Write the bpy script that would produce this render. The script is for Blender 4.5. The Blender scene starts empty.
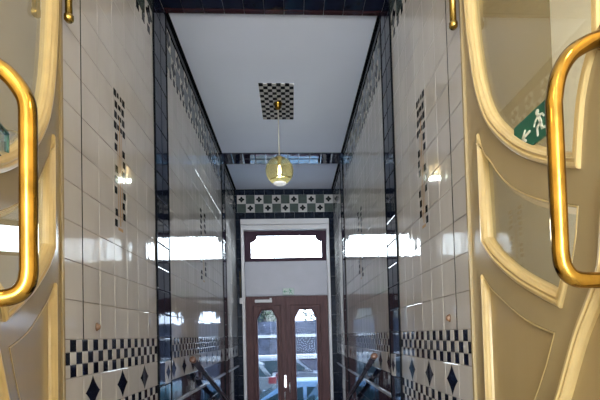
import bpy, bmesh, math, random
from mathutils import Vector, Matrix
random.seed(7)
PI = math.pi
C = bpy.context.scene.collection
EY = 1.15                       # eye height over the upper floor
XL, XR, H, YE = -.8246, .6854, 2.2554, 6.7688
HIN = 1.64                      # where the entrance doors hang
YV = -5.0                       # wall of the vestibule behind the camera
P1, P2 = (2.7418, 3.0354), (5.407, 5.6635)

# ---------------------------------------------------------------- materials
def mat(name, col, rough=.5, metal=0., ior=1.5, bump=0., bscale=20., bstretch=(1,1,1), var=0., vscale=8., coat=0., emit=None, estr=0.):
    m = bpy.data.materials.new(name); m.use_nodes = True
    nt = m.node_tree; b = nt.nodes['Principled BSDF']
    b.inputs['Base Color'].default_value = (*col, 1)
    b.inputs['Roughness'].default_value = rough
    b.inputs['Metallic'].default_value = metal
    b.inputs['IOR'].default_value = ior
    if coat:
        b.inputs['Coat Weight'].default_value = coat; b.inputs['Coat Roughness'].default_value = .04
    if emit:
        b.inputs['Emission Color'].default_value = (*emit, 1); b.inputs['Emission Strength'].default_value = estr
    if bump or var:
        tc = nt.nodes.new('ShaderNodeTexCoord'); mp = nt.nodes.new('ShaderNodeMapping')
        mp.inputs['Scale'].default_value = bstretch
        nt.links.new(tc.outputs['Object'], mp.inputs['Vector'])
    if bump:
        n = nt.nodes.new('ShaderNodeTexNoise'); n.inputs['Scale'].default_value = bscale; n.inputs['Detail'].default_value = 1.5
        nt.links.new(mp.outputs['Vector'], n.inputs['Vector'])
        bp = nt.nodes.new('ShaderNodeBump'); bp.inputs['Strength'].default_value = 1.; bp.inputs['Distance'].default_value = bump
        nt.links.new(n.outputs['Fac'], bp.inputs['Height']); nt.links.new(bp.outputs['Normal'], b.inputs['Normal'])
    if var:
        n2 = nt.nodes.new('ShaderNodeTexNoise'); n2.inputs['Scale'].default_value = vscale; n2.inputs['Detail'].default_value = 4
        nt.links.new(mp.outputs['Vector'], n2.inputs['Vector'])
        r = nt.nodes.new('ShaderNodeValToRGB')
        r.color_ramp.elements[0].position = .3; r.color_ramp.elements[1].position = .7
        r.color_ramp.elements[0].color = (*[c*(1-var) for c in col], 1)
        r.color_ramp.elements[1].color = (*[min(1, c*(1+var)) for c in col], 1)
        nt.links.new(n2.outputs['Fac'], r.inputs['Fac']); nt.links.new(r.outputs['Color'], b.inputs['Base Color'])
    return m

def glass(name, tint=(1,1,1), ior=1.5, rough=.0, haze=0., hazecol=(1,1,1), speck=0.):
    m = bpy.data.materials.new(name); m.use_nodes = True
    nt = m.node_tree; nt.nodes.remove(nt.nodes['Principled BSDF'])
    out = nt.nodes['Material Output']
    tr = nt.nodes.new('ShaderNodeBsdfTransparent'); tr.inputs['Color'].default_value = (*tint, 1)
    gl = nt.nodes.new('ShaderNodeBsdfGlossy'); gl.inputs['Roughness'].default_value = rough
    fr = nt.nodes.new('ShaderNodeFresnel')
    ge = nt.nodes.new('ShaderNodeNewGeometry'); ri = nt.nodes.new('ShaderNodeMapRange')     # same reflectance from either face of the thin sheet
    ri.inputs['To Min'].default_value = ior; ri.inputs['To Max'].default_value = 1/ior
    nt.links.new(ge.outputs['Backfacing'], ri.inputs['Value']); nt.links.new(ri.outputs['Result'], fr.inputs['IOR'])
    mx = nt.nodes.new('ShaderNodeMixShader')
    base = tr.outputs[0]
    if haze:
        df = nt.nodes.new('ShaderNodeBsdfDiffuse'); df.inputs['Color'].default_value = (*hazecol, 1)
        m2 = nt.nodes.new('ShaderNodeMixShader'); m2.inputs[0].default_value = haze
        if speck:
            tc = nt.nodes.new('ShaderNodeTexCoord'); n = nt.nodes.new('ShaderNodeTexNoise')
            n.inputs['Scale'].default_value = speck; n.inputs['Detail'].default_value = 3
            mr = nt.nodes.new('ShaderNodeMapRange'); mr.inputs['From Min'].default_value = .35; mr.inputs['From Max'].default_value = .7
            mr.inputs['To Min'].default_value = haze*.4; mr.inputs['To Max'].default_value = min(1, haze*1.7)
            nt.links.new(tc.outputs['Object'], n.inputs['Vector']); nt.links.new(n.outputs['Fac'], mr.inputs['Value'])
            nt.links.new(mr.outputs['Result'], m2.inputs[0])
        nt.links.new(tr.outputs[0], m2.inputs[1]); nt.links.new(df.outputs[0], m2.inputs[2]); base = m2.outputs[0]
    nt.links.new(fr.outputs[0], mx.inputs[0]); nt.links.new(base, mx.inputs[1]); nt.links.new(gl.outputs[0], mx.inputs[2])
    nt.links.new(mx.outputs[0], out.inputs['Surface'])
    return m

M = {}
M['cream'] = mat('cream_tile', (.45,.43,.41), .05, ior=1.53, bump=.0026, bscale=7, bstretch=(1,1,.35), var=.07, vscale=5)
M['navy'] = mat('navy_tile', (.007,.010,.025), .05, ior=1.27, bump=.0016, bscale=7, bstretch=(1,1,.35), var=.4, vscale=9)
M['highgloss'] = mat('high_gloss_navy_tile', (.008,.011,.026), .04, ior=1.9, bump=.0010, bscale=9)
M['black'] = mat('black_tile', (.005,.006,.008), .15, ior=1.12, bump=.0008, bscale=10)
M['green'] = mat('green_tile', (.06,.078,.07), .08, ior=1.35, bump=.0008, bscale=10, var=.15, vscale=14)
M['grout'] = mat('grout', (.30,.28,.25), .8)
M['darkgrout'] = mat('dark_tile_grout', (.36,.37,.38), .8)
M['trimtile'] = mat('bullnose_tile', (.42,.44,.48), .06, ior=1.6)
M['oxblood'] = mat('oxblood_tile', (.03,.010,.014), .1, ior=1.4)
M['marble'] = mat('dark_marbled_tile', (.012,.016,.026), .2, ior=1.1, var=.6, vscale=22)
M['ornbrown'] = mat('ornament_tan', (.42,.27,.15), .1)
M['ceiling'] = mat('ceiling_paint', (.74,.79,.92), .7, var=.02, vscale=2)
M['tanpaint'] = mat('tan_wall_paint', (.15,.105,.042), .55, var=.04, vscale=3)
M['creamwall'] = mat('cream_wall_paint', (.80,.72,.56), .6, var=.03, vscale=3)
M['floor'] = mat('floor_tile', (.42,.40,.38), .25, var=.3, vscale=6)
M['taupe'] = mat('taupe_gloss_paint', (.30,.228,.115), .16, ior=1.6, bump=.0006, bscale=14, bstretch=(1,1,.25), var=.04, vscale=6)
M['moulding'] = mat('cream_moulding_paint', (.45,.33,.14), .3, bump=.0006, bscale=30, var=.08, vscale=12)
M['panel'] = mat('panel_gloss_paint', (.33,.245,.12), .17, ior=1.6, bump=.0007, bscale=10, bstretch=(1,1,.25), var=.04, vscale=6)
M['brass'] = mat('brass', (.36,.205,.035), .10, metal=1., bump=.0004, bscale=30, var=.35, vscale=16)
M['oldbrass'] = mat('aged_brass', (.36,.24,.06), .25, metal=1., var=.4, vscale=20)
M['paneglass'] = glass('clear_pane_glass', (.93,.95,.94), 1.5)
M['streetglass'] = glass('street_pane_glass', (.43,.46,.50), 1.12)
M['acrylic'] = glass('clear_acrylic', (.94,.97,.95), 1.45)
M['acrylicedge'] = mat('green_acrylic_edge', (.02,.09,.06), .2)
M['signgreen'] = mat('sign_green', (.012,.10,.055), .35)
M['signwhite'] = mat('sign_white', (.75,.77,.66), .4)
M['exitface'] = mat('exit_sign_face', (.35,.44,.40), .4)
M['exitgreen'] = mat('exit_sign_green', (.02,.20,.10), .4)
M['wood'] = mat('mahogany_paint', (.095,.042,.042), .45, ior=1.25, bump=.0006, bscale=20, bstretch=(4,4,.5), var=.25, vscale=10)
M['transomwood'] = mat('plum_brown_paint', (.055,.030,.045), .6, ior=1.2, var=.15, vscale=10)
M['white'] = mat('white_paint', (.62,.61,.62), .45, var=.03, vscale=5)
M['lilac'] = mat('pale_panel_paint', (.40,.40,.445), .5, var=.04, vscale=5)
M['steel'] = mat('steel', (.55,.55,.55), .3, metal=1.)
M['railpaint'] = mat('dark_rail_lacquer', (.035,.032,.045), .16, var=.2, vscale=12)
M['railend'] = mat('brown_wood_end', (.14,.07,.045), .35)
M['bumper'] = mat('brown_rubber', (.13,.06,.022), .4)
M['globe'] = glass('amber_globe_glass', (.84,.80,.62), 1.45, haze=.15, hazecol=(.58,.49,.20), speck=28)
M['opal'] = mat('opal_glass', (.9,.9,.88), .2, emit=(1,.97,.93), estr=.25)
M['bulb'] = mat('glowing_bulb', (1,.9,.7), .3, emit=(1,.72,.42), estr=5.)
M['palerod'] = mat('pale_metal_rod', (.50,.48,.42), .35, metal=.3)
M['dullmetal'] = mat('lampholder_metal', (.22,.17,.08), .35, metal=1.)
# outdoors
M['asphalt'] = mat('asphalt', (.13,.13,.14), .8, var=.2, vscale=3)
M['pavement'] = mat('pavement_slab', (.2,.2,.2), .8, var=.2, vscale=3)
M['stone'] = mat('blue_grey_stone', (.036,.042,.062), .85, bump=.03, bscale=5, var=.55, vscale=2.6)
M['lowstone'] = mat('mauve_grey_stone', (.055,.055,.078), .85, bump=.03, bscale=6, var=.35, vscale=3)
M['coping'] = mat('white_coping', (.30,.30,.30), .7, var=.1, vscale=3)
M['building'] = mat('pale_render', (.17,.155,.12), .8, var=.08, vscale=1)
M['leaf'] = mat('tree_leaf', (.05,.07,.03), .6, var=.4, vscale=2)
M['bark'] = mat('tree_bark', (.03,.025,.02), .9)
M['silver'] = mat('silver_car_paint', (.05,.062,.07), .4, metal=.0, coat=.15)
M['steelblue'] = mat('grey_blue_car_paint', (.05,.06,.08), .4, metal=.0, coat=.15)
M['blue'] = mat('blue_car_paint', (.003,.045,.10), .4, coat=.12)
M['turq'] = mat('turquoise_car_paint', (.001,.085,.115), .45, coat=.1)
M['carglass'] = mat('car_window', (.010,.02,.025), .1, ior=1.2)
M['tyre'] = mat('tyre_rubber', (.012,.012,.013), .8)
M['rim'] = mat('alloy_rim', (.12,.12,.13), .35, metal=.6)
M['redlamp'] = mat('red_tail_lamp', (.09,.005,.008), .3)
M['clearlamp'] = mat('clear_head_lamp', (.25,.26,.27), .15)
M['plate'] = mat('number_plate', (.2,.18,.1), .4)

# ---------------------------------------------------------------- helpers
def link(name, me, m=None, parent=None):
    o = bpy.data.objects.new(name, me); C.objects.link(o)
    if m is not None:
        for x in (m if isinstance(m, (list, tuple)) else [m]): me.materials.append(x)
    if parent: o.parent = parent
    return o
def obj(name, bm, m, parent=None, smooth=False, recalc=True):
    if recalc: bmesh.ops.recalc_face_normals(bm, faces=bm.faces[:])
    me = bpy.data.meshes.new(name); bm.to_mesh(me); bm.free()
    if smooth:
        for p in me.polygons: p.use_smooth = True
    return link(name, me, m, parent)
def empty(name, loc=(0,0,0), rotz=0, parent=None):
    o = bpy.data.objects.new(name, None); C.objects.link(o); o.location = loc; o.rotation_euler = (0,0,rotz)
    o.empty_display_size = .1
    if parent: o.parent = parent
    return o
def tag(o, label=None, cat=None, group=None, kind=None):
    if label: o['label'] = label
    if cat: o['category'] = cat
    if group: o['group'] = group
    if kind: o['kind'] = kind
    return o
def box(bm, x0, x1, y0, y1, z0, z1, mi=0, bev=0.):
    r = bmesh.ops.create_cube(bm, size=1, matrix=Matrix.Translation(((x0+x1)/2,(y0+y1)/2,(z0+z1)/2)) @ Matrix.Diagonal((abs(x1-x0),abs(y1-y0),abs(z1-z0),1)))
    fs = set(f for v in r['verts'] for f in v.link_faces)
    for f in fs: f.material_index = mi
    if bev:
        es = list(set(e for v in r['verts'] for e in v.link_edges))
        q = bmesh.ops.bevel(bm, geom=es, offset=bev, segments=2, affect='EDGES', profile=.5)
        for f in q['faces']: f.material_index = mi
def tube(bm, pts, r, n=12, caps=True, mi=0):
    pts = [Vector(p) for p in pts]
    rr = r if isinstance(r, (list, tuple)) else [r]*len(pts)
    rings = []
    t = (pts[1]-pts[0]).normalized()
    a = t.orthogonal().normalized()
    for i, p in enumerate(pts):
        if i == 0: tt = (pts[1]-pts[0]).normalized()
        elif i == len(pts)-1: tt = (pts[-1]-pts[-2]).normalized()
        else: tt = ((pts[i+1]-p).normalized()+(p-pts[i-1]).normalized()).normalized()
        a = (a - tt*a.dot(tt)).normalized(); b = tt.cross(a)
        rings.append([bm.verts.new(p+(a*math.cos(2*PI*k/n)+b*math.sin(2*PI*k/n))*rr[i]) for k in range(n)])
    for i in range(len(rings)-1):
        for k in range(n):
            f = bm.faces.new((rings[i][k], rings[i][(k+1)%n], rings[i+1][(k+1)%n], rings[i+1][k])); f.material_index = mi; f.smooth = True
    if caps:
        for q in (rings[0], rings[-1]):
            f = bm.faces.new(q); f.material_index = mi
def lathe(bm, prof, origin=(0,0,0), axis=(0,0,1), n=32, mi=0):
    ax = Vector(axis).normalized(); a = ax.orthogonal().normalized(); b = ax.cross(a); o = Vector(origin)
    rings = []
    for r, h in prof:
        if r < 1e-6: rings.append([bm.verts.new(o+ax*h)])
        else: rings.append([bm.verts.new(o+ax*h+(a*math.cos(2*PI*k/n)+b*math.sin(2*PI*k/n))*r) for k in range(n)])
    for p, q in zip(rings, rings[1:]):
        for k in range(n):
            if len(p) == 1 and len(q) == 1: continue
            if len(p) == 1: f = bm.faces.new((p[0], q[k], q[(k+1)%n]))
            elif len(q) == 1: f = bm.faces.new((p[k], p[(k+1)%n], q[0]))
            else: f = bm.faces.new((p[k], p[(k+1)%n], q[(k+1)%n], q[k]))
            f.material_index = mi; f.smooth = True
def spline(pts, n=4, closed=False):
    """Catmull-Rom through 2-D points"""
    out = []; N = len(pts)
    for i in range(N if closed else N-1):
        p = [pts[(i+k-1) % N] if closed else pts[max(0, min(N-1, i+k-1))] for k in range(4)]
        for s in range(n):
            t = s/n
            out.append(tuple(.5*((2*p[1][j])+(-p[0][j]+p[2][j])*t+(2*p[0][j]-5*p[1][j]+4*p[2][j]-p[3][j])*t*t+(-p[0][j]+3*p[1][j]-3*p[2][j]+p[3][j])*t**3) for j in (0,1)))
    if not closed: out.append(tuple(pts[-1]))
    return out
def fill2d(name, loops, y0, y1, m, parent=None, bev=0.):
    """a flat plate with holes: loops in (u, z), thickness from y0 to y1"""
    cu = bpy.data.curves.new(name, 'CURVE'); cu.dimensions = '2D'; cu.fill_mode = 'BOTH'
    cu.extrude = abs(y1-y0)/2 - bev; cu.bevel_depth = bev; cu.bevel_resolution = 1; cu.offset = -bev if bev else 0
    for lp in loops:
        s = cu.splines.new('POLY'); s.points.add(len(lp)-1); s.use_cyclic_u = True
        for p, q in zip(s.points, lp): p.co = (q[0], q[1], 0, 1)
    o = bpy.data.objects.new('temporary', cu); C.objects.link(o)
    dg = bpy.context.evaluated_depsgraph_get(); dg.update()
    me = bpy.data.meshes.new_from_object(o.evaluated_get(dg)); me.name = name
    bpy.data.objects.remove(o); bpy.data.curves.remove(cu)
    yc = (y0+y1)/2
    me.transform(Matrix(((1,0,0,0),(0,0,1,yc),(0,1,0,0),(0,0,0,1))))
    me.materials.clear()
    bm = bmesh.new(); bm.from_mesh(me); bmesh.ops.remove_doubles(bm, verts=bm.verts[:], dist=1e-5)
    bpy.data.meshes.remove(me)
    for f in bm.faces: f.material_index = 0
    return obj(name, bm, m, parent)
def inset(lp, d):
    """offset a closed loop inwards by d (mitred)"""
    n = len(lp); A = sum(lp[i][0]*lp[(i+1)%n][1]-lp[(i+1)%n][0]*lp[i][1] for i in range(n)); s = 1 if A > 0 else -1
    out = []
    for i in range(n):
        p0, p1, p2 = Vector(lp[i-1]), Vector(lp[i]), Vector(lp[(i+1)%n])
        a = (p1-p0).normalized(); b = (p2-p1).normalized()
        na = Vector((-a.y, a.x))*s; nb = Vector((-b.y, b.x))*s
        m = na+nb
        if m.length < 1e-6: m = na
        m.normalize(); k = min(1/max(.35, m.dot(na)), 2.)
        q = p1+m*d*k; out.append((q.x, q.y))
    return out
def sweep(bm, lp, prof, sgn, wt=None):
    rings = []
    for d, h in prof:
        rings.append([bm.verts.new((q[0]+(p[0]-q[0])*(wt(*q) if wt else 1), h*sgn*(wt(*q) if wt else 1), q[1]+(p[1]-q[1])*(wt(*q) if wt else 1))) for p, q in zip(inset(lp, d), lp)])
    n = len(lp)
    for a, b in zip(rings, rings[1:]):
        for k in range(n): bm.faces.new((a[k], a[(k+1)%n], b[(k+1)%n], b[k]))

# ---------------------------------------------------------------- tiling
MATS = ['highgloss','cream','navy','black','green','grout','trimtile','oxblood','marble','ornbrown','darkgrout']
MI = {k: i for i, k in enumerate(MATS)}
class Tiler:
    """ceramic tiles on one plane: origin o, along u, up v, facing n"""
    def __init__(s, o, u, v, n):
        s.bm = bmesh.new(); s.o, s.u, s.v, s.n = Vector(o), Vector(u), Vector(v), Vector(n)
    def P(s, a, b, h): return s.o+s.u*a+s.v*b+s.n*h
    def quad(s, vs, mi):
        f = s.bm.faces.new(vs); f.material_index = mi
    def flat(s, a0, a1, b0, b1, h, m):
        s.quad([s.bm.verts.new(s.P(a, b, h)) for a, b in ((a0,b0),(a1,b0),(a1,b1),(a0,b1))], MI[m])
    def tile(s, a0, a1, b0, b1, m, h=.006, gap=.0011, tilt=.0022, bev=.0017):
        a0 += gap; a1 -= gap; b0 += gap; b1 -= gap
        bev = min(bev, (a1-a0)*.2, (b1-b0)*.2)
        ca, cb = (a0+a1)/2, (b0+b1)/2
        ta, tb = random.gauss(0, tilt), random.gauss(0, tilt*.6)
        rings = []
        for d, hh in ((0, -.004), (0, h-.0022), (bev*.35, h-.0007), (bev, h)):
            rings.append([s.bm.verts.new(s.P(a, b, hh+((a-ca)*ta+(b-cb)*tb if hh > 0 else 0)))
                          for a, b in ((a0+d,b0+d),(a1-d,b0+d),(a1-d,b1-d),(a0+d,b1-d))])
        for p, q in zip(rings, rings[1:]):
            for k in range(4): s.quad((p[k], p[(k+1)%4], q[(k+1)%4], q[k]), MI[m])
        s.quad(rings[-1], MI[m])
    def star(s, ca, cb, r, m, h=.0068, kind='diamond', n=40):
        vs = []
        for k in range(n):
            t = 2*PI*k/n; c, q = math.cos(t), math.sin(t)
            if kind == 'diamond':
                x = abs(c)**2.4*(1 if c >= 0 else -1)*r; y = abs(q)**2.4*(1 if q >= 0 else -1)*r
            else:
                rr = r*(.80+.20*math.cos(4*t)); x, y = rr*c, rr*q
            vs.append((x, y))
        top = [s.bm.verts.new(s.P(ca+x, cb+y, h)) for x, y in vs]
        bot = [s.bm.verts.new(s.P(ca+x*1.02, cb+y*1.02, h-.003)) for x, y in vs]
        cen = s.bm.verts.new(s.P(ca, cb, h))
        for k in range(n):
            s.quad((top[k], top[(k+1)%n], cen), MI[m])
            s.quad((bot[k], bot[(k+1)%n], top[(k+1)%n], top[k]), MI[m])
    def flower_tile(s, a0, a1, b0, b1, k=.34):
        s.tile(a0, a1, b0, b1, 'cream', tilt=.001)
        ca, cb, r = (a0+a1)/2, (b0+b1)/2, min(a1-a0, b1-b0)*k
        s.star(ca, cb, r, 'black', kind='flower')
        s.star(ca, cb, r*.28, 'green', h=.0074, kind='flower')
    def done(s, name, parent=None):
        return obj(name, s.bm, [M[k] for k in MATS], parent, recalc=False)

SQ = .0475
ZD = .007                       # top of the chequered dado
def checker(t, a0, a1, b1, rows, nmin=1, ph=0, m1='navy', m2='cream'):
    n = max(nmin, round((a1-a0)/SQ)); w = (a1-a0)/n
    for r in range(rows):
        for k in range(n):
            t.tile(a0+k*w, a0+(k+1)*w, b1-(r+1)*SQ, b1-r*SQ, m1 if (k+r+ph) % 2 == 0 else m2, tilt=.003, bev=.003)
def ornament(t, a0, a1, b0, b1):
    """art nouveau strip of small dark squares up both edges of a tan stem"""
    w = a1-a0; ca = (a0+a1)/2; hw = max(.014, w*.10)
    n = int((b1-b0)/.05)
    for k in range(n):
        z = b0+(k+.5)*(b1-b0)/n; j = (k % 3)*.006
        for s in (-1, 1):
            if (k+s) % 4 == 1 and k < n-4: continue
            x = ca+s*(w*.34-j)
            t.flat(x-hw, x+hw, z-.017, z+.017, .0072, 'black')
            if k >= n-4: t.flat(x-s*.035-.010, x-s*.035+.010, z-.010, z+.015, .0072, 'black')
    t.flat(ca-.006, ca+.006, b0+.02, b1-.12, .0071, 'ornbrown')
    for s in (-1, 1):
        t.flat(ca+s*.024-.003, ca+s*.024+.003, b0+.05, b1-.2, .0071, 'ornbrown')
    t.flat(ca-.03, ca+.03, b0-.003, b0+.012, .0072, 'ornbrown')
def section(t, ys, frieze=True, orn=None, ph=0):
    """one bay of wall between two dark bands; ys = joint positions"""
    a0, a1 = ys[0], ys[-1]
    zf = 1.897-SQ
    z = ZD; rows = []
    while z+.148 < zf-.03: rows.append((z, z+.148)); z += .148
    rows.append((z, zf))
    for b0, b1 in rows:
        for y0, y1 in zip(ys, ys[1:]): t.tile(y0, y1, b0, b1, 'cream')
    # frieze under the ceiling
    checker(t, a0, a1, 1.897, 1, ph=ph, m1='black')
    n = max(1, round((a1-a0)/.134)); w = (a1-a0)/n
    for r in range(2):
        for k in range(n):
            q = (a0+k*w, a0+(k+1)*w, 1.897+r*.134, 1.897+(r+1)*.134)
            if (k+r) % 2: t.flower_tile(*q, k=.43)
            else: t.tile(*q, 'green', tilt=.001)
    for k in range(max(1, round((a1-a0)/.296))):
        n2 = max(1, round((a1-a0)/.296)); w2 = (a1-a0)/n2
        t.tile(a0+k*w2, a0+(k+1)*w2, 2.165, H-.001, 'black', h=.012)
    # dado
    checker(t, a0, a1, ZD, 3, ph=ph)
    zt, zb = ZD-3*SQ, ZD-6*SQ
    for i, (y0, y1) in enumerate(zip(ys, ys[1:])):
        t.tile(y0, y1, zb, zt, 'cream')
        if (i+ph) % 2 == 0 and y1-y0 > .1: t.star((y0+y1)/2, (zb+zt)/2, .066, 'navy')
    zb2 = ZD-9*SQ
    if ys[0] < P1[0]: checker(t, a0, a1, zb, 3, ph=ph+1)
    else:
        for y0, y1 in zip(ys, ys[1:]): t.tile(y0, y1, zb2, zb, 'navy')
    for y0, y1 in zip(ys, ys[1:]):
        t.tile(y0, y1, zb2-.028, zb2, 'trimtile', h=.016, bev=.008, tilt=.001)
        z = zb2-.028
        while z > -2.0:
            t.tile(y0, y1, z-.148, z, 'navy'); z -= .148
    if orn: ornament(t, *orn)
    t.flat(a0, a1, -2.05, zb2-.01, .0012, 'darkgrout')
    t.flat(a0, a1, zb2-.01, H, .0012, 'grout')
def band(t, y0, y1, cols=2):
    """a full-height band of dark tiles"""
    e = .016
    t.flat(y0, y1, -2.05, H, .006, 'darkgrout')
    for a, b in ((y0, y0+e), (y1-e, y1)):
        z = -2.05
        while z < H-.02:
            t.tile(a, b, z, min(z+.296, H-.002), 'black', h=.016, tilt=.0005, bev=.004); z += .296
    w = (y1-y0-2*e)/cols
    for c in range(cols):
        a = y0+e+c*w; z = ZD-14*.148
        while z < H-.03:
            zz = min(z+.148, H-.002)
            if c == cols-1 and abs(z-(ZD-2*.148)) < .01 and cols == 2:
                t.tile(a, a+w, z, zz, 'cream', h=.012); t.star(a+w/2, (z+zz)/2, .05, 'navy', h=.0128)
            else: t.tile(a, a+w, z, zz, 'navy', h=.012, bev=.006)
            z += .148
def ylist(a, b, n): return [a+(b-a)*k/n for k in range(n+1)]
def tiled_wall(side):
    X = XL if side < 0 else XR
    t = Tiler((X,0,0), (0,1,0), (0,0,1), (1 if side < 0 else -1,0,0))
    ya = [HIN, 1.789]+ylist(1.793, P1[0], 6)[0:]
    ya = [HIN, 1.79]+ylist(1.79, P1[0], 6)[1:]
    section(t, ya, orn=(2.107, 2.265, .53, 1.21), ph=1)
    t.flat(1.7865, 1.7935, ZD, 2.16, .0066, 'black')                       # the dark joint beside the doors
    band(t, *P1)
    yb = ylist(P1[1], P2[0], 16)
    section(t, yb, orn=(yb[7], yb[9], .53, 1.21))
    band(t, *P2)
    section(t, ylist(P2[1], YE, 7), ph=1)
    o = t.done('wall_left' if side < 0 else 'wall_right')
    bm = bmesh.new(); bm.from_mesh(o.data)
    x0, x1 = (X-.25, X-.004) if side < 0 else (X+.004, X+.25)
    box(bm, x0, x1, HIN+.03, YE+.25, -2.3, H+.1, MI['grout'])
    bm.to_mesh(o.data); bm.free()
    tag(o, kind='structure')
    return o
tiled_wall(-1); tiled_wall(1)

# ---------------------------------------------------------------- ceiling, its bands and chequered panel
bm = bmesh.new(); box(bm, XL, XR, P2[1]-.02, P2[1]-.004, H-.03, H+.01); box(bm, XL-.6, XR+.6, YV, YE+.25, H+.0005, H+.2)
tag(obj('ceiling', bm, M['ceiling']), kind='structure')
def ceiling_band(name, y0, y1, cols, strip, slope=0.):
    q, e = math.cos(slope), math.sin(slope)
    t = Tiler((XL,y0*(1-q),H+y0*e), (1,0,0), (0,q,-e), (0,-e,-q)); W = XR-XL
    t.flat(.0, W, y0, y1, .002, 'darkgrout')
    w = W/cols; ys = y1-(strip or 0); nr = 2; rw = (ys-y0)/nr
    for c in range(cols):
        for r in range(nr): t.tile(c*w, (c+1)*w, y0+r*rw, y0+(r+1)*rw, 'highgloss' if slope else 'navy', h=.012, bev=.012, tilt=(.001 if slope else .004))
        if strip: t.tile(c*w, (c+1)*w, ys, y1, 'oxblood', h=.014, bev=.004)
    return tag(t.done(name), kind='structure')
ceiling_band('trim_1', P1[0], P1[1], 11, .042)
ceiling_band('trim_2', P2[0], P2[1], 11, .0, .122)
t = Tiler((0,0,H), (1,0,0), (0,1,0), (0,0,-1))
pw, ph_ = .316/8, .66/14
t.flat(-.246, .070, 3.897, 4.557, .0012, 'grout')
for i in range(8):
    for j in range(14):
        t.tile(-.246+i*pw, -.246+(i+1)*pw, 3.897+j*ph_, 3.897+(j+1)*ph_, 'black' if (i+j) % 2 == 0 else 'cream', h=.005, gap=.0004, bev=.0015)
tag(t.done('trim_3'), kind='structure')
# thin black fillet where the ceiling meets the tiles
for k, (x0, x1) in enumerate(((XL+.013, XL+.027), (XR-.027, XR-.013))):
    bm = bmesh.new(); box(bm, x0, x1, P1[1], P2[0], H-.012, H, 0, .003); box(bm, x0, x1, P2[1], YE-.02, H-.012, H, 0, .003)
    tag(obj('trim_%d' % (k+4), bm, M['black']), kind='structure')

# ---------------------------------------------------------------- end wall with frame
FX0, FX1, FZ = -.742, .606, 1.785
t = Tiler((0,YE,0), (1,0,0), (0,0,1), (0,-1,0))
for a0, a1, b0, b1 in ((XL, XR, FZ, H), (XL, FX0, -1.9, FZ), (FX1, XR, -1.9, FZ)): t.flat(a0, a1, b0, b1, .0012, 'darkgrout')
n = 10
for k in range(n):
    w = (XR-XL)/n; t.tile(XL+k*w, XL+(k+1)*w, 2.165, H-.001, 'marble', h=.01); t.tile(XL+k*w, XL+(k+1)*w, FZ, 1.897, 'marble', h=.008)
w = .1335; x = XL+.035
for k in range(11):
    for r in range(2):
        q = (x+k*w, x+(k+1)*w, 1.897+r*.134, 1.897+(r+1)*.134)
        if (k+r) % 2: t.flower_tile(*q)
        else: t.tile(*q, 'green', tilt=.001)
for r in range(2):
    t.tile(XL, x, 1.897+r*.134, 1.897+(r+1)*.134, 'marble'); t.tile(x+11*w, XR, 1.897+r*.134, 1.897+(r+1)*.134, 'green' if r else 'cream')
z = FZ
while z > -1.85:
    zz = max(z-.296, -1.86)
    t.tile(XL, FX0, zz, z, 'marble', h=.008); t.tile(FX1, XR, zz, z, 'marble', h=.008); z -= .296
o = t.done('wall_back')
bm = bmesh.new(); bm.from_mesh(o.data)
box(bm, XL-.24, FX0+.01, YE+.004, YE+.24, -1.9, H+.05, MI['grout']); box(bm, FX1-.01, XR+.24, YE+.004, YE+.24, -1.9, H+.05, MI['grout'])
box(bm, FX0+.01, FX1-.01, YE+.004, YE+.24, FZ-.01, H+.05, MI['grout'])
bm.to_mesh(o.data); bm.free(); tag(o, kind='structure')
# white frame: two jambs and a boxed head
bm = bmesh.new()
box(bm, FX0, -.698, YE-.035, YE+.2, -1.85, FZ-.08, 0, .006); box(bm, .563, FX1, YE-.035, YE+.2, -1.85, FZ-.08, 0, .006)
box(bm, FX0, FX1, YE-.06, YE+.2, FZ-.085, FZ, 0, .012)
box(bm, FX0+.02, FX1-.02, YE-.045, YE+.2, FZ-.165, FZ-.085, 0, .02)
tag(obj('trim_6', bm, M['white']), kind='structure')
bm = bmesh.new(); box(bm, -.698, .563, YE+.05, YE+.1, .615, 1.15); box(bm, -.698, .563, YE+.035, YE+.05, .617, .64, 0, .004)
tag(obj('trim_7', bm, M['lilac']), kind='structure')
# transom window
wx0, wx1, wz0, wz1 = -.698, .563, 1.150, 1.62
gx0, gx1, gz0, gz1 = -.606, .496, 1.198, 1.553
def notched(x0, x1, z0, z1, r=.095, n=6):
    lp = [(x0, z0), (x1, z0), (x1, z1-r)]
    for k in range(1, n): a = -PI/2-PI/2*k/n; lp.append((x1+r*math.cos(a)*1., z1+r*math.sin(a)))
    lp += [(x1-r, z1), (x0+r, z1)]
    for k in range(1, n): a = -PI/2*k/n; lp.append((x0+r*math.cos(a), z1+r*math.sin(a)))
    lp.append((x0, z1-r)); return lp
win = empty('window_1', (0, YE+.05, 0)); tag(win, 'wide plum-framed transom window above the street doors', 'window', kind='structure')
nl = notched(gx0, gx1, gz0, gz1)
fill2d('window_frame', [[(wx0,wz0),(wx1,wz0),(wx1,wz1),(wx0,wz1)], nl], 0, .06, M['transomwood'], win, .006)
bm = bmesh.new(); sweep(bm, nl, [(-.016,0), (-.012,-.010), (-.002,-.012), (.006,-.004), (.010,.012)], 1)
obj('moulding', bm, M['transomwood'], win)
fill2d('glass_pane', [inset(nl, -.012)], .026, .032, M['paneglass'], win)

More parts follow.
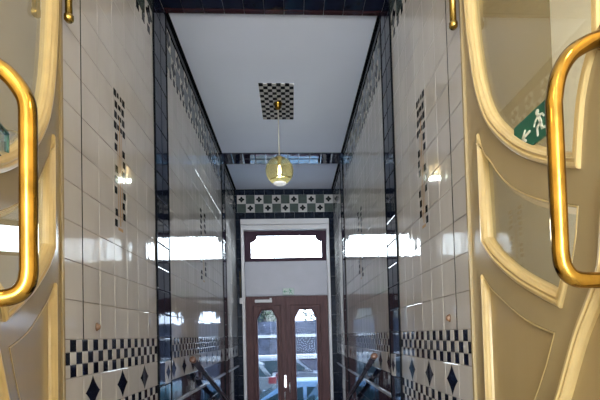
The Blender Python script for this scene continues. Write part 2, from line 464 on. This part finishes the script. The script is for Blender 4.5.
# ---------------------------------------------------------------- the street doors
def street_leaf(name, x0, x1, gx0, gx1, label, side):
    d = empty(name, ((x0 if side < 0 else x1), YE+.05, -1.85)); tag(d, label, 'door', kind='structure')
    ox = x0 if side < 0 else x1
    zf = lambda z: z+1.85
    X = lambda x: x-ox
    c = .075
    gl = [(X(gx0), zf(-1.05)), (X(gx1), zf(-1.05)), (X(gx1), zf(.27)), (X(gx1-c), zf(.405)), (X(gx0+c), zf(.405)), (X(gx0), zf(.27))]
    kp = [(X(gx0-.02), zf(-1.7)), (X(gx1+.02), zf(-1.7)), (X(gx1+.02), zf(-1.2)), (X(gx0-.02), zf(-1.2))]
    fill2d('door_frame', [[(X(x0),.01),(X(x1),.01),(X(x1),zf(.612)),(X(x0),zf(.612))], gl, kp], 0, .055, M['wood'], d, .004)
    bm = bmesh.new(); sweep(bm, gl, [(-.022,0), (-.018,-.012), (-.006,-.014), (.002,-.004), (.008,.015)], 1)
    # raised outer bead around the glazed part
    q = [(X(gx0-.06), zf(-1.1)), (X(gx1+.06), zf(-1.1)), (X(gx1+.06), zf(.47)), (X(gx0-.06), zf(.47))]
    sweep(bm, q, [(-.008,0), (-.004,-.010), (.004,-.010), (.008,0)], 1)
    sweep(bm, kp, [(-.018,0), (-.014,-.012), (0,-.012), (.01,.012)], 1)
    obj('moulding', bm, M['wood'], d)
    fill2d('kick_panel', [inset(kp, -.005)], .015, .04, M['wood'], d)
    fill2d('glass_pane', [inset(gl, -.008)], .022, .028, M['streetglass'], d)
    return d, X, zf
dl, X, zf = street_leaf('door_1', -.697, -.092, -.528, -.228, 'left leaf of the brown glazed street doors', -1)
bm = bmesh.new(); box(bm, X(-.555), X(-.295), -.045, 0, zf(.515), zf(.562), 0, .006); box(bm, X(-.33), X(-.30), -.03, -.0, zf(.562), zf(.585), 0, .003)
tag(obj('door_closer', bm, M['white'], dl), 'white bar at the head of the leaf')
bm = bmesh.new(); box(bm, X(-.140), X(-.100), -.012, 0, zf(-.79), zf(-.60), 0, .004)
lk = tag(obj('lock_plate', bm, M['steel'], dl), 'steel lock plate')
bm = bmesh.new(); lathe(bm, [(0,-.034),(.011,-.034),(.012,-.028),(.012,-.012)], (X(-.12), 0, zf(-.64)), (0,1,0), 14)
obj('lock_cylinder', bm, M['dullmetal'], lk)
bm = bmesh.new(); tube(bm, [(X(-.128),-.01,zf(-.86)),(X(-.128),-.05,zf(-.86)),(X(-.128),-.055,zf(-.9)),(X(-.128),-.055,zf(-1.0))], .009, 10)
obj('handle', bm, M['steel'], dl, True)
dr, X, zf = street_leaf('door_2', -.0915, .562, .046, .384, 'right leaf of the brown glazed street doors', 1)
bm = bmesh.new(); box(bm, X(-.103), X(-.078), -.018, -.001, .02, zf(.60), 0, .005)
obj('meeting_bead', bm, M['wood'], dr)
bm = bmesh.new(); tube(bm, [(X(-.055),0,zf(-.72)),(X(-.055),-.045,zf(-.72)),(X(-.055),-.05,zf(-.74)),(X(-.052),-.05,zf(-.84)),(X(-.050),-.045,zf(-.87))], .009, 10)
obj('handle', bm, M['steel'], dr, True)

# small emergency exit sign on the door head
def capsule(bm, p, q, r, y0, y1, n=8):
    p, q = Vector(p), Vector(q); d = (q-p); a0 = math.atan2(d.y, d.x); lp = []
    for k in range(n+1): a = a0+PI/2+PI*k/n; lp.append((p.x+r*math.cos(a), p.y+r*math.sin(a)))
    for k in range(n+1): a = a0-PI/2+PI*k/n; lp.append((q.x+r*math.cos(a), q.y+r*math.sin(a)))
    prism(bm, lp, y0, y1)
def prism(bm, lp, y0, y1):
    a = [bm.verts.new((x, y0, z)) for x, z in lp]; b = [bm.verts.new((x, y1, z)) for x, z in lp]
    bm.faces.new(a); bm.faces.new(b[::-1])
    for k in range(len(lp)): bm.faces.new((a[k], a[(k+1)%len(lp)], b[(k+1)%len(lp)], b[k]))
def running_man(bm, cx, cz, s, y0, y1, f=1):
    """figure running to the left (f=1); s = height"""
    T = lambda x, z: (cx+f*x*s, cz+z*s)
    lp = [T(-.10+.10*math.cos(2*PI*k/16), .40+.10*math.sin(2*PI*k/16)) for k in range(16)]; prism(bm, lp, y0, y1)
    for p, q, r in (((-.05,.26),(.10,-.05),.075), ((-.06,.24),(-.26,.12),.04), ((-.26,.12),(-.33,.0),.035), ((.0,.24),(.20,.20),.04), ((.20,.20),(.30,.08),.035),
                    ((.08,-.05),(-.14,-.14),.055), ((-.14,-.14),(-.12,-.42),.045), ((.10,-.06),(.16,-.28),.055), ((.16,-.28),(.40,-.34),.045)):
        capsule(bm, T(*p), T(*q), r*s, y0, y1)
def arrow(bm, cx, cz, s, y0, y1, down=0.):
    """arrow pointing left"""
    c, q = math.cos(down), math.sin(down)
    T = lambda x, z: (cx+(x*c-z*q)*s, cz+(x*q+z*c)*s)
    capsule(bm, T(-.38,0), T(.45,0), .085*s, y0, y1); capsule(bm, T(-.40,0), T(-.05,.33), .085*s, y0, y1); capsule(bm, T(-.40,0), T(-.05,-.33), .085*s, y0, y1)
es = empty('exit_sign', (-.04, YE-.0, .62)); tag(es, 'tiny pale green exit sign on top of the brown street doors', 'exit sign')
bm = bmesh.new(); box(bm, -.09, .09, -.03, .055, .0, .105, 0, .006); obj('sign_box', bm, M['exitface'], es)
bm = bmesh.new(); running_man(bm, .03, .052, .085, -.032, -.029); arrow(bm, -.045, .052, .06, -.032, -.029); obj('pictogram', bm, M['exitgreen'], es)
# small pale box on the left jamb
bm = bmesh.new(); box(bm, -.775, -.715, YE-.075, YE-.036, .50, .585, 0, .006)
sb = tag(obj('contact_box', bm, M['white']), 'small pale box fixed beside the street doors at lintel height', 'box')
bm = bmesh.new(); tube(bm, [(-.765,YE-.03,.585),(-.765,YE-.03,.9),(-.77,YE-.02,1.0)], .006, 8); obj('cable', bm, M['dullmetal'], sb)

# ---------------------------------------------------------------- floor and stairs
bm = bmesh.new()
box(bm, -1.35, 1.25, YV, 3.5, -1.35, -EY); box(bm, XL-.05, XR+.05, 5.6, YE+.3, -2.05, -1.85)
tag(obj('floor', bm, M['floor']), kind='structure')
bm = bmesh.new()
for k in range(5): box(bm, XL, XR, 3.5+.43*k, 3.5+.43*(k+1)+.02, -2.0, -EY-.14*(k+1), 0, .006)
tag(obj('floor_stairs', bm, M['floor']), kind='structure')

def handrail(side):
    X = XL+.066 if side < 0 else XR-.062
    wx = XL+.008 if side < 0 else XR-.008
    y0, z0, sl, y1 = (3.42, -.160, -.322, 5.75) if side < 0 else (3.36, -.170, -.333, 5.75)
    zz = lambda y: z0+sl*(y-y0)
    r = empty('handrail', (X, y0, -EY))
    tag(r, 'dark handrail sloping down the %s tiled wall of the stairs' % ('left' if side < 0 else 'right'), 'handrail', 'stair handrails')
    bm = bmesh.new(); tube(bm, [(0, y-y0, zz(y)+EY) for y in (y0, y0+.5, 4.6, y1)], .023, 16); obj('rail', bm, M['railpaint'], r)
    dv = Vector((0,-1,-sl)).normalized()
    bm = bmesh.new(); lathe(bm, [(.0,.012),(.014,.011),(.022,.006),(.0255,0),(.0255,-.03),(.0235,-.032)], (0,0,z0+EY), dv, 20); tag(obj('end_cap', bm, M['railend'], r), 'brown rounded rail end')
    for y in (3.75, 4.7, 5.6):
        bm = bmesh.new(); z = zz(y)+EY
        tube(bm, [(0,y-y0,z-.02),(0,y-y0,z-.06),((wx-X)*.5,y-y0,z-.075),(wx-X,y-y0,z-.075)], .007, 8)
        lathe(bm, [(0,.0),(.024,.0),(.024,.006),(.012,.010)], (wx-X,y-y0,z-.075), (-side,0,0), 16)
        obj('bracket', bm, M['railpaint'], r, True)
handrail(-1); handrail(1)

# ---------------------------------------------------------------- pendant lamp
px, py, gz, gr = -.082, 4.237, 1.590, .134
lp_ = empty('pendant_lamp', (px, py, H)); tag(lp_, 'amber glass globe pendant hanging from the chequered ceiling panel', 'lamp')
gz -= H
bm = bmesh.new(); lathe(bm, [(.0,-.004),(.044,-.006),(.044,-.014),(.036,-.022),(.030,-.045),(.018,-.062),(.010,-.07),(0,-.07)], n=24); obj('canopy', bm, M['brass'], lp_, True)
bm = bmesh.new(); tube(bm, [(0,0,-.06),(0,0,gz+gr+.01)], .0065, 10); obj('rod', bm, M['palerod'], lp_, True)
a0, a1 = math.asin(.035/gr), PI-math.asin(.060/gr)
bm = bmesh.new(); lathe(bm, [(gr*math.sin(a0+(a1-a0)*k/28), gz+gr*math.cos(a0+(a1-a0)*k/28)) for k in range(29)], n=48); gl = obj('globe', bm, M['globe'], lp_, True)
bm = bmesh.new(); zb = gz+gr*math.cos(a1)
lathe(bm, [(.0,zb+.002),(.052,zb-.001),(.062,zb+.001),(.064,zb-.003),(.054,zb-.012),(.032,zb-.017),(.0,zb-.018)], n=40); tag(obj('bottom_cap', bm, M['opal'], gl, True), 'white cap at the bottom of the globe')
bm = bmesh.new(); lathe(bm, [(.0,gz+gr+.012),(.022,gz+gr+.010),(.040,gz+gr-.004),(.040,gz+gr-.014),(.020,gz+gr-.018),(.018,gz+.055),(.0,gz+.055)], n=24); obj('lampholder', bm, M['dullmetal'], lp_, True)
bm = bmesh.new(); lathe(bm, [(.010,gz+.055),(.012,gz+.045),(.017,gz+.02),(.018,gz-.005),(.012,gz-.025),(0,gz-.03)], n=20); obj('bulb', bm, M['bulb'], lp_, True)
bm = bmesh.new()
for k in range(3):
    a = k*PI*2/3+.3; tube(bm, [(.02*math.cos(a),.02*math.sin(a),gz-.05),((gr-.012)*math.cos(a),(gr-.012)*math.sin(a),gz-.05)], .006, 8)
lathe(bm, [(.016,gz-.044),(.030,gz-.044),(.030,gz-.056),(.016,gz-.056),(.016,gz-.044)], n=20)
obj('bulb_spider', bm, M['dullmetal'], lp_)

# ---------------------------------------------------------------- the two cream entrance doors
LW = .80
UP = spline([(.030,1.72),(.026,1.45),(.042,1.25),(.054,1.126),(.076,.996),(.101,.887),(.136,.796),(.184,.711),(.255,.630),(.349,.546),(.435,.485),(.528,.432),(.59,.402),(.646,.378)], 3) \
   + spline([(.652,.42),(.660,.465),(.672,.525),(.695,.581),(.735,.640)], 3) + [(.742,.8),(.742,1.9)] + spline([(.70,2.0),(.50,1.99),(.30,1.94),(.15,1.85)], 3)
MID = spline([(.110,.70),(.140,.627),(.188,.578),(.25,.508),(.316,.449),(.40,.395),(.476,.355),(.56,.318),(.633,.290)], 3) \
    + spline([(.622,.225),(.597,.150),(.553,.055)], 3) + spline([(.479,.084),(.352,.140),(.25,.198),(.175,.250),(.110,.312)], 3)
LOW = spline([(.099,.195),(.15,.152),(.221,.109),(.344,.044),(.43,.012),(.518,-.011)], 3) + spline([(.475,-.097),(.408,-.201),(.33,-.29),(.22,-.38),(.13,-.435),(.099,-.455)], 3)
BELL = [(.092,-1.02),(.735,-1.02),(.735,.33)] + spline([(.716,.24),(.698,.139),(.662,.075),(.608,-.005),(.563,-.092),(.514,-.186),(.44,-.28),(.34,-.37),(.23,-.45),(.14,-.505),(.092,-.53)], 3)
PROF = [(-.003,-.002),(-.003,.006),(.001,.010),(.008,.011),(.011,.006),(.014,.006),(.019,.009),(.024,.005),(.027,.0),(.031,-.004),(.033,-.012),(.033,-.024)]
LPROF = [(-.004,-.002),(-.004,.006),(.002,.012),(.010,.011),(.016,.004),(.022,.004),(.028,-.004),(.030,-.016)]
def entrance_door(name, side, ang, label, bar_u, bar_w):
    s = 1 if side < 0 else -1                       # local y that faces the passage
    d = empty(name, (XL if side < 0 else XR, HIN, -EY))
    a = math.radians(ang)
    dx, dy = side*math.sin(a), -math.cos(a)
    d.rotation_euler = (0, 0, math.atan2(dy, dx))
    tag(d, label, 'door', kind='structure')
    sh = lambda lp: [(p[0], p[1]+EY) for p in lp]
    outer = sh([(.004,-1.14),(LW,-1.14),(LW,2.15),(.004,2.15)])
    fill2d('door_frame', [outer, sh(UP), sh(MID), sh(LOW), sh(BELL)], *sorted((0, -.05*s)), M['taupe'], d, .003)
    mid_w = lambda u, z: 1. if u < .122 or z-EY < .318-.36*max(0,u-.1)**.8 else .16
    low_w = lambda u, z: 1. if u < .1 else .14
    for lp, pr, wt in ((UP, PROF, None), (MID, PROF, mid_w), (LOW, PROF, low_w), (BELL, PROF, None)):
        bm = bmesh.new(); sweep(bm, sh(lp), pr, s, wt); tag(obj('moulding', bm, M['moulding'], d, False), 'cream moulding')
    for lp in (UP, MID): fill2d('glass_pane', [inset(sh(lp), .024)], *sorted((-.016*s, -.022*s)), M['paneglass'], d)
    for lp in (LOW, BELL): fill2d('panel', [inset(sh(lp), .004)], *sorted((-.012*s, -.034*s)), M['panel'], d)
    # brass pull handle: bowed grip on two posts
    path = spline([(-.002,.625),(.02,.614),(.05,.601),(.078,.583),(.100,.556),(.115,.522),(bar_w,.475)], 5)[:-1]+[(bar_w,.475),(bar_w,.40),(bar_w,.30),(bar_w,.20)] \
        + spline([(bar_w,.160),(bar_w-.004,.132),(bar_w-.017,.111),(bar_w-.038,.101),(.05,.099),(-.002,.099)], 5)
    zt, zl = (.616, .099) if side > 0 else (.574, .088)          # heights of the two posts
    path = [(w, zl+(z-.099)*(zt-zl)/.517) for w, z in path]
    bm = bmesh.new(); tube(bm, [(bar_u, w*s, z+EY) for w, z in path], .0172, 24)
    h = tag(obj('pull_handle', bm, M['brass'], d), 'polished brass pull handle')
    for z in (path[0][1], path[-1][1]):
        bm = bmesh.new(); lathe(bm, [(0,.0),(.030,.0),(.031,.004),(.026,.009),(.020,.014)], (bar_u, .0, z+EY), (0,s,0), 28); obj('rosette', bm, M['brass'], h, True)
    # tall brass hinges on the hanging edge
    hu, hw = (.022 if side < 0 else .002), .036
    for z in (-.98, 1.17):
        bm = bmesh.new(); tube(bm, [(hu, hw*s, z+EY+.018), (hu, hw*s, z+EY+.36)], .0125, 16)
        for k in (.12, .25): tube(bm, [(hu, hw*s, z+EY+k), (hu, hw*s, z+EY+k+.004)], .0132, 16)
        box(bm, hu-.004, hu+.004, -.002*s, (hw-.004)*s, z+EY+.12, z+EY+.33)
        hg = tag(obj('hinge', bm, M['oldbrass'], d), 'aged brass hinge')
        bm = bmesh.new(); lathe(bm, [(0,-.008),(.010,-.006),(.0165,.002),(.017,.012),(.0165,.018),(.012,.022)], (hu, hw*s, z+EY), (0,0,1), 18); obj('finial', bm, M['oldbrass'], hg, True)
    return d, s
dL, sL = entrance_door('door_3', -1, -14, 'left cream and taupe entrance door with brass handle', .776, .117)
dR, sR = entrance_door('door_4', 1, 0, 'right cream and taupe entrance door with brass handle', .752, .124)

for k, (x0, x1) in enumerate(((XL-.003, XL+.011), (XR-.011, XR+.003))):
    bm = bmesh.new(); box(bm, x0, x1, HIN-.012, HIN+.003, -EY, H, 0, .002); tag(obj('trim_%d' % (k+8), bm, M['taupe']), kind='structure')

# green exit sign fixed to the right door's glass
sg = empty('exit_sign', (XR+.009, HIN+.004, 0)); sg.rotation_euler = (0,0,-PI/2)
tag(sg, 'green running man exit sign on the glass of the right entrance door', 'exit sign')
bm = bmesh.new(); box(bm, .345, .575, -.003, .003, .520, .614); obj('sign_board', bm, M['signgreen'], sg)
bm = bmesh.new(); running_man(bm, .482, .568, .078, -.0045, -.003); arrow(bm, .412, .562, .046, -.0045, -.003, .12); obj('pictogram', bm, M['signwhite'], sg)
# clear plate with dark green edges on the left door's glass
pl = empty('clear_plate', (0,0,0)); pl.location = dL.location.copy(); pl.location.z = 0; pl.rotation_euler = dL.rotation_euler.copy()
tag(pl, 'clear plate with dark green edges on the glass of the left entrance door', 'plate')
bm = bmesh.new(); box(bm, .500, .66, -.012, -.006, .457, .530); obj('plate', bm, M['acrylic'], pl)
bm = bmesh.new()
for q in ((.495,.500,.452,.535), (.66,.665,.452,.535), (.495,.665,.452,.457), (.495,.665,.530,.535)): box(bm, q[0], q[1], -.014, -.004, q[2], q[3])
tag(obj('edge', bm, M['acrylicedge'], pl), 'dark green edge')

# brown bumpers on the tiles beside the doors
for side in (-1, 1):
    X = XL+.008 if side < 0 else XR-.008; n = -side; w = 'left' if side < 0 else 'right'
    zb, yb_ = (.058, 1.906) if side < 0 else (.058, 1.868)
    bm = bmesh.new(); lathe(bm, [(.0,0),(.024,0),(.024,.006),(.018,.014),(.015,.026),(.010,.032),(0,.034)], (0,0,0), (n,0,0), 20)
    o = obj('wall_bumper', bm, M['bumper'], None, True); o.location = (X-n*.001, yb_, zb); o.scale = (.5,.42,.75)
    tag(o, 'small brown bumper on the %s wall just above the chequered tiles' % w, 'bumper', 'brown wall bumpers')

# ---------------------------------------------------------------- vestibule around and behind the camera
VL, VR = XL-.50, XR+.36
bm = bmesh.new(); box(bm, VL-.02, XL-.002, HIN+.012, HIN+.1, -EY-.02, H+.05); tag(obj('wall_return_left', bm, M['tanpaint']), kind='structure')
bm = bmesh.new(); box(bm, XR+.002, VR+.02, HIN+.012, HIN+.1, -EY-.02, H+.05); tag(obj('wall_return_right', bm, M['tanpaint']), kind='structure')
bm = bmesh.new(); box(bm, VL-.1, VL, YV, HIN+.1, -EY-.1, H+.05); tag(obj('wall_vestibule_left', bm, M['creamwall']), kind='structure')
bm = bmesh.new(); box(bm, VR, VR+.1, YV, HIN+.1, -EY-.1, H+.05); tag(obj('wall_vestibule_right', bm, M['creamwall']), kind='structure')
bm = bmesh.new()                                   # wall behind the camera, with an unseen opening added to let daylight in
WX0, WX1, WZ0, WZ1 = -1.2, .98, -1.0, 2.2
box(bm, VL-.1, WX0, YV-.1, YV, -EY-.1, H+.05); box(bm, WX1, VR+.1, YV-.1, YV, -EY-.1, H+.05)
box(bm, WX0, WX1, YV-.1, YV, -EY-.1, WZ0); box(bm, WX0, WX1, YV-.1, YV, WZ1, H+.05)
tag(obj('wall_front', bm, M['creamwall']), kind='structure')

# ---------------------------------------------------------------- outdoors
SZ = -2.35
bm = bmesh.new(); box(bm, -40, 40, 7.3, 60, SZ-.3, SZ); tag(obj('street', bm, M['asphalt']), kind='structure')
bm = bmesh.new(); box(bm, -6, 6, YE+.25, 7.3, SZ-.3, -2.1); tag(obj('pavement', bm, M['pavement']), kind='structure')
bm = bmesh.new(); box(bm, -40, 40, 24, 25, SZ-.1, .79); box(bm, -40, 40, 23.9, 24.1, -.09, .07, 1); box(bm, -40, 40, 20, 24, SZ-.1, -1.05, 2); box(bm, -40, 40, 19.9, 20.5, -1.05, -.86, 1, .02)
tag(obj('wall_embankment', bm, [M['stone'], M['coping'], M['lowstone']]), kind='structure')

def car(name, label, paint, x, y, facing, L=4.2, Hc=1.42, hatch=False, W=1.7):
    """facing +1: bonnet towards +X"""
    r = empty(name, (x, y, SZ), 0 if facing > 0 else PI); tag(r, label, 'car', 'parked cars in the street')
    h = L/2; rear = -h
    body = spline([(rear+.03,.30),(rear-.0,.55),(rear+.05,.86),(rear+.25,.93),(-.2,.90),(.75,.90),(1.2,.84),(h-.25,.72),(h-.02,.58),(h,.40),(h-.08,.26)], 3)+[(h-.1,.22),(rear+.1,.22)]
    bm = bmesh.new()
    rings = []
    for yy, k in ((-W/2,.93),(-W/2-.0,.97),(-W/2+.10,1.),(W/2-.10,1.),(W/2,.97),(W/2,.93)):
        kk = k if abs(yy) > W/2-.05 else 1
        rings.append([bm.verts.new((p[0]*(.985 if kk < 1 else 1), yy, .5+(p[1]-.5)*kk)) for p in body])
    for a, b in zip(rings, rings[1:]):
        for k in range(len(body)): bm.faces.new((a[k], a[(k+1)%len(body)], b[(k+1)%len(body)], b[k]))
    bm.faces.new(rings[0]); bm.faces.new(rings[-1][::-1])
    bo = obj('body', bm, paint, r, True)
    rb = rear+(.12 if hatch else .55)
    cab = [(rb,.90),(rb+.38,Hc-.07),(rb+.62,Hc),(.15,Hc+.0),(.45,Hc-.06),(1.15,.86)]
    bm = bmesh.new()
    def yw(z): return W/2-.06-.22*(z-.86)/(Hc-.86)
    A = [bm.verts.new((p[0], -yw(p[1]), p[1])) for p in cab]; B = [bm.verts.new((p[0], yw(p[1]), p[1])) for p in cab]
    bm.faces.new(A); bm.faces.new(B[::-1])
    for k in range(len(cab)): bm.faces.new((A[k], A[(k+1)%len(cab)], B[(k+1)%len(cab)], B[k]))
    bmesh.ops.bevel(bm, geom=bm.edges[:], offset=.03, segments=2, affect='EDGES')
    obj('roof', bm, paint, r, True)
    # side windows, front and rear screens
    for sgn in (-1, 1):
        for q in ([(rb+.22,.95),(rb+.50,Hc-.12),(-.10,Hc-.09),(-.10,.95)], [(-.02,.95),(-.02,Hc-.09),(.38,Hc-.13),(.92,.95)]):
            bm = bmesh.new(); vs = [bm.verts.new((px_, sgn*(yw(z_)+.006), z_)) for px_, z_ in q]; ws = [bm.verts.new((px_, sgn*(yw(z_)-.02), z_)) for px_, z_ in q]
            bm.faces.new(vs); bm.faces.new(ws[::-1])
            for k in range(4): bm.faces.new((vs[k], vs[(k+1)%4], ws[(k+1)%4], ws[k]))
            obj('side_window', bm, M['carglass'], r)
    for nm, (xa, za), (xb, zb_) , off in (('rear_window', (rb+.06,.96), (rb+.36,Hc-.10), -.012), ('windscreen', (1.10,.91), (.50,Hc-.10), .012)):
        bm = bmesh.new(); V = []
        for o_ in (off, off-.03*(1 if off > 0 else -1)):
            V.append([bm.verts.new((px_+o_, yy, z_+abs(o_)*.5)) for px_, z_, yy in ((xa,za,-yw(za)+.1),(xb,zb_,-yw(zb_)+.1),(xb,zb_,yw(zb_)-.1),(xa,za,yw(za)-.1))])
        bm.faces.new(V[0]); bm.faces.new(V[1][::-1])
        for k in range(4): bm.faces.new((V[0][k], V[0][(k+1)%4], V[1][(k+1)%4], V[1][k]))
        obj(nm, bm, M['carglass'], r)
    for wxp in (rear+.78, h-.85):
        for sgn in (-1, 1):
            bm = bmesh.new(); lathe(bm, [(.20,.10),(.29,.10),(.315,.07),(.315,-.07),(.29,-.10),(.20,-.10)], (wxp, sgn*(W/2-.09), .315), (0,1,0), 24)
            wh = obj('wheel', bm, M['tyre'], r, True)
            bm = bmesh.new(); lathe(bm, [(0,.085),(.05,.09),(.20,.075),(.215,.10)], (wxp, sgn*(W/2-.09), .315), (0,sgn,0), 20); obj('rim', bm, M['rim'], wh, True)
    for sgn in (-1, 1):
        bm = bmesh.new(); box(bm, rear-.012, rear+.27, sgn*(W/2-.24), sgn*(W/2+.006), .68, .92, 0, .02); obj('tail_lamp', bm, M['redlamp'], r)
        bm = bmesh.new(); box(bm, h-.28, h-.03, sgn*(W/2-.36), sgn*(W/2+.0), .54, .66, 0, .02); obj('head_lamp', bm, M['clearlamp'], r)
        bm = bmesh.new(); box(bm, .78, .92, sgn*(W/2-.04), sgn*(W/2+.15), .92, 1.04, 0, .03); obj('wing_mirror', bm, paint, r)
        bm = bmesh.new(); box(bm, -.30, -.12, sgn*(W/2-.004), sgn*(W/2+.012), .80, .83, 0, .004); obj('door_handle', bm, paint, r)
    bm = bmesh.new(); box(bm, rear-.05, rear+.1, -W/2+.05, W/2-.05, .30, .48, 0, .03); obj('bumper', bm, paint, r)
    bm = bmesh.new(); box(bm, rear-.07, rear-.04, -.25, .25, .40, .50); obj('number_plate', bm, M['plate'], r)
    return r
car('silver_car', 'silver hatchback seen through the left street door pane, red tail lamp showing', M['silver'], -2.75, 16.5, -1, 4.3, 1.42, True)
car('grey_car', 'grey blue car, farthest one in the right door pane, bonnet sloping down', M['steelblue'], -.3, 18.6, 1, 4.1, 1.46, True)
car('blue_car', 'blue car nearer the left door pane with sloping windscreen', M['blue'], .18, 9.95, -1, 3.9, 1.36, True)
car('turquoise_car', 'turquoise car just outside the right door pane', M['turq'], 1.95, 8.15, 1, 3.9, 1.50, True)

# pale building and bare-ish trees above the wall
bd = empty('building', (-6, 34, -1.0)); tag(bd, 'pale rendered building beyond the embankment wall', 'building')
bm = bmesh.new(); box(bm, -6, 5.0, 0, 6, 0, 4.6); obj('wall', bm, M['building'], bd)
bm = bmesh.new(); box(bm, -6.3, 5.3, -.3, 6.3, 4.6, 4.85, 0, .03); obj('roof', bm, M['stone'], bd)
for k in range(5):
    f_ = None
    bm = bmesh.new(); box(bm, -5+k*2, -4+k*2, -.06, .02, 1.8, 3.4, 0, .01); f_ = obj('window', bm, M['coping'], bd)
    bm = bmesh.new(); box(bm, -4.9+k*2, -4.1+k*2, -.075, -.05, 1.9, 3.3); obj('pane', bm, M['carglass'], f_)
def tree(x, y, hgt, seed, label):
    rnd = random.Random(seed)
    r = empty('tree', (x, y, -.9)); tag(r, label, 'tree', 'trees above the embankment')
    bm = bmesh.new(); tube(bm, [(0,0,0),(.05,0,hgt*.3),(-.05,.05,hgt*.6),(0,0,hgt*.9)], [.13,.11,.07,.02], 10)
    for k in range(9):
        a = rnd.uniform(0, 2*PI); z = hgt*rnd.uniform(.35,.8); l = rnd.uniform(.5,1.0)
        tube(bm, [(0,0,z),(l*.5*math.cos(a),l*.5*math.sin(a),z+l*.4),(l*math.cos(a),l*math.sin(a),z+l*.7)], [.05,.03,.01], 6)
    obj('trunk', bm, M['bark'], r)
    bm = bmesh.new()
    for k in range(420):
        a, b = rnd.uniform(0,2*PI), rnd.uniform(-1,1); rad = rnd.uniform(.4,1)**.5*1.15
        c = Vector((rad*math.cos(a)*(1-b*b)**.5, rad*math.sin(a)*(1-b*b)**.5, hgt*.72+rad*b*.95))
        m = Matrix.Translation(c) @ Matrix.Rotation(rnd.uniform(0,6.3),4,(rnd.random()-.5,rnd.random()-.5,rnd.random()+.01))
        s = rnd.uniform(.09,.16)
        vs = [bm.verts.new(m @ Vector(p)) for p in ((-s,0,0),(0,-s*.45,.02),(s,0,0),(0,s*.45,.02))]; bm.faces.new(vs)
    tag(obj('foliage', bm, M['leaf'], r), kind='stuff')
tree(-1.6, 27, 2.9, 1, 'small tree over the embankment wall, in the left door pane')
tree(1.6, 27.5, 3.1, 2, 'small tree over the embankment wall, in the right door pane')

# ---------------------------------------------------------------- light
sc = bpy.context.scene
w = bpy.data.worlds.new('sky'); sc.world = w; w.use_nodes = True
nt = w.node_tree; bg = nt.nodes['Background']
tc = nt.nodes.new('ShaderNodeTexCoord'); sx = nt.nodes.new('ShaderNodeSeparateXYZ'); rp = nt.nodes.new('ShaderNodeValToRGB')
rp.color_ramp.elements[0].position = 0; rp.color_ramp.elements[0].color = (.82,.90,1,1)
rp.color_ramp.elements[1].position = .7; rp.color_ramp.elements[1].color = (.72,.85,1,1)
nt.links.new(tc.outputs['Generated'], sx.inputs[0]); nt.links.new(sx.outputs['Z'], rp.inputs['Fac']); nt.links.new(rp.outputs['Color'], bg.inputs['Color'])
bg.inputs['Strength'].default_value = 22.
def lamp(name, kind, loc, energy, col, size=.1, rot=(0,0,0), sy=None):
    l = bpy.data.lights.new(name, kind); l.energy = energy; l.color = col
    if kind == 'AREA':
        l.size = size
        if sy: l.shape = 'RECTANGLE'; l.size_y = sy
    else: l.shadow_soft_size = size
    o = bpy.data.objects.new(name, l); C.objects.link(o); o.location = loc; o.rotation_euler = rot
    return o
lamp('pendant_light', 'POINT', (px, py, 1.51), 4, (.74,.87,1), .02)
lamp('vestibule_warm_light', 'POINT', (.25, -.35, 1.5), 5, (1,.72,.42), .12)  # unseen warm light, placed to reach the left side wall
lamp('vestibule_warm_light', 'POINT', (-.35, -.35, 1.5), 8, (1,.72,.42), .12)  # unseen warm light, placed to reach the right side wall
lamp('vestibule_warm_light', 'POINT', (.72, .22, 1.3), 16, (1,.76,.48), .06)  # fill light added out of view to brighten the nook behind the right door
lamp('vestibule_warm_light', 'POINT', (-1.0, .22, 1.3), 6, (1,.74,.46), .06)  # matching added fill, out of view behind the left door

def portal(x0, x1, z0, z1, y, into):
    o = lamp('daylight_portal', 'AREA', ((x0+x1)/2, y, (z0+z1)/2), 1, (1,1,1), x1-x0, (PI/2*into,0,0), z1-z0)
    o.data.cycles.is_portal = True
portal(WX0, WX1, WZ0, WZ1, YV-.05, 1)
portal(gx0, gx1, gz0, gz1, YE+.14, -1)
portal(-.53, -.228, -1.05, .40, YE+.12, -1)
portal(.046, .384, -1.05, .40, YE+.12, -1)

# ---------------------------------------------------------------- camera
f, yaw, roll, pit, cx, cy = 443.231, .056, .0264, .031, 316.6184, 321.2384
def camdir(x, y, z):
    """camera-frame vector (right, forward, up before roll) to world"""
    y2, z2 = y*math.cos(pit)-z*math.sin(pit), y*math.sin(pit)+z*math.cos(pit)
    return Vector((x*math.cos(yaw)+y2*math.sin(yaw), -x*math.sin(yaw)+y2*math.cos(yaw), z2))
c, s = math.cos(roll), math.sin(roll)
rt, up, fw = camdir(c, 0, -s), camdir(s, 0, c), camdir(0, 1, 0)
cd = bpy.data.cameras.new('camera'); co = bpy.data.objects.new('camera', cd); C.objects.link(co)
co.matrix_world = Matrix(((rt.x, up.x, -fw.x, 0), (rt.y, up.y, -fw.y, 0), (rt.z, up.z, -fw.z, 0), (0,0,0,1)))
cd.sensor_fit = 'HORIZONTAL'; cd.sensor_width = 36; cd.lens = f/600*36
cd.shift_x = (300-cx)/600; cd.shift_y = (cy-200)/600
cd.clip_start = .02; cd.clip_end = 300
sc.camera = co

# the whole place is raised so that the upper floor lies at z = 0
for o in list(sc.objects):
    if o.parent is None and o.type != 'CAMERA': o.location.z += EY
co.location.z += EY

vs = sc.view_settings
sc.display_settings.display_device = 'sRGB'
vs.view_transform = 'Standard'; vs.look = 'None'; vs.exposure = .3; vs.gamma = 1; vs.use_curve_mapping = False
sc.cycles.use_denoising = True
sc.cycles.max_bounces = 14; sc.cycles.diffuse_bounces = 5; sc.cycles.glossy_bounces = 6; sc.cycles.transparent_max_bounces = 16
sc.cycles.sample_clamp_indirect = 12
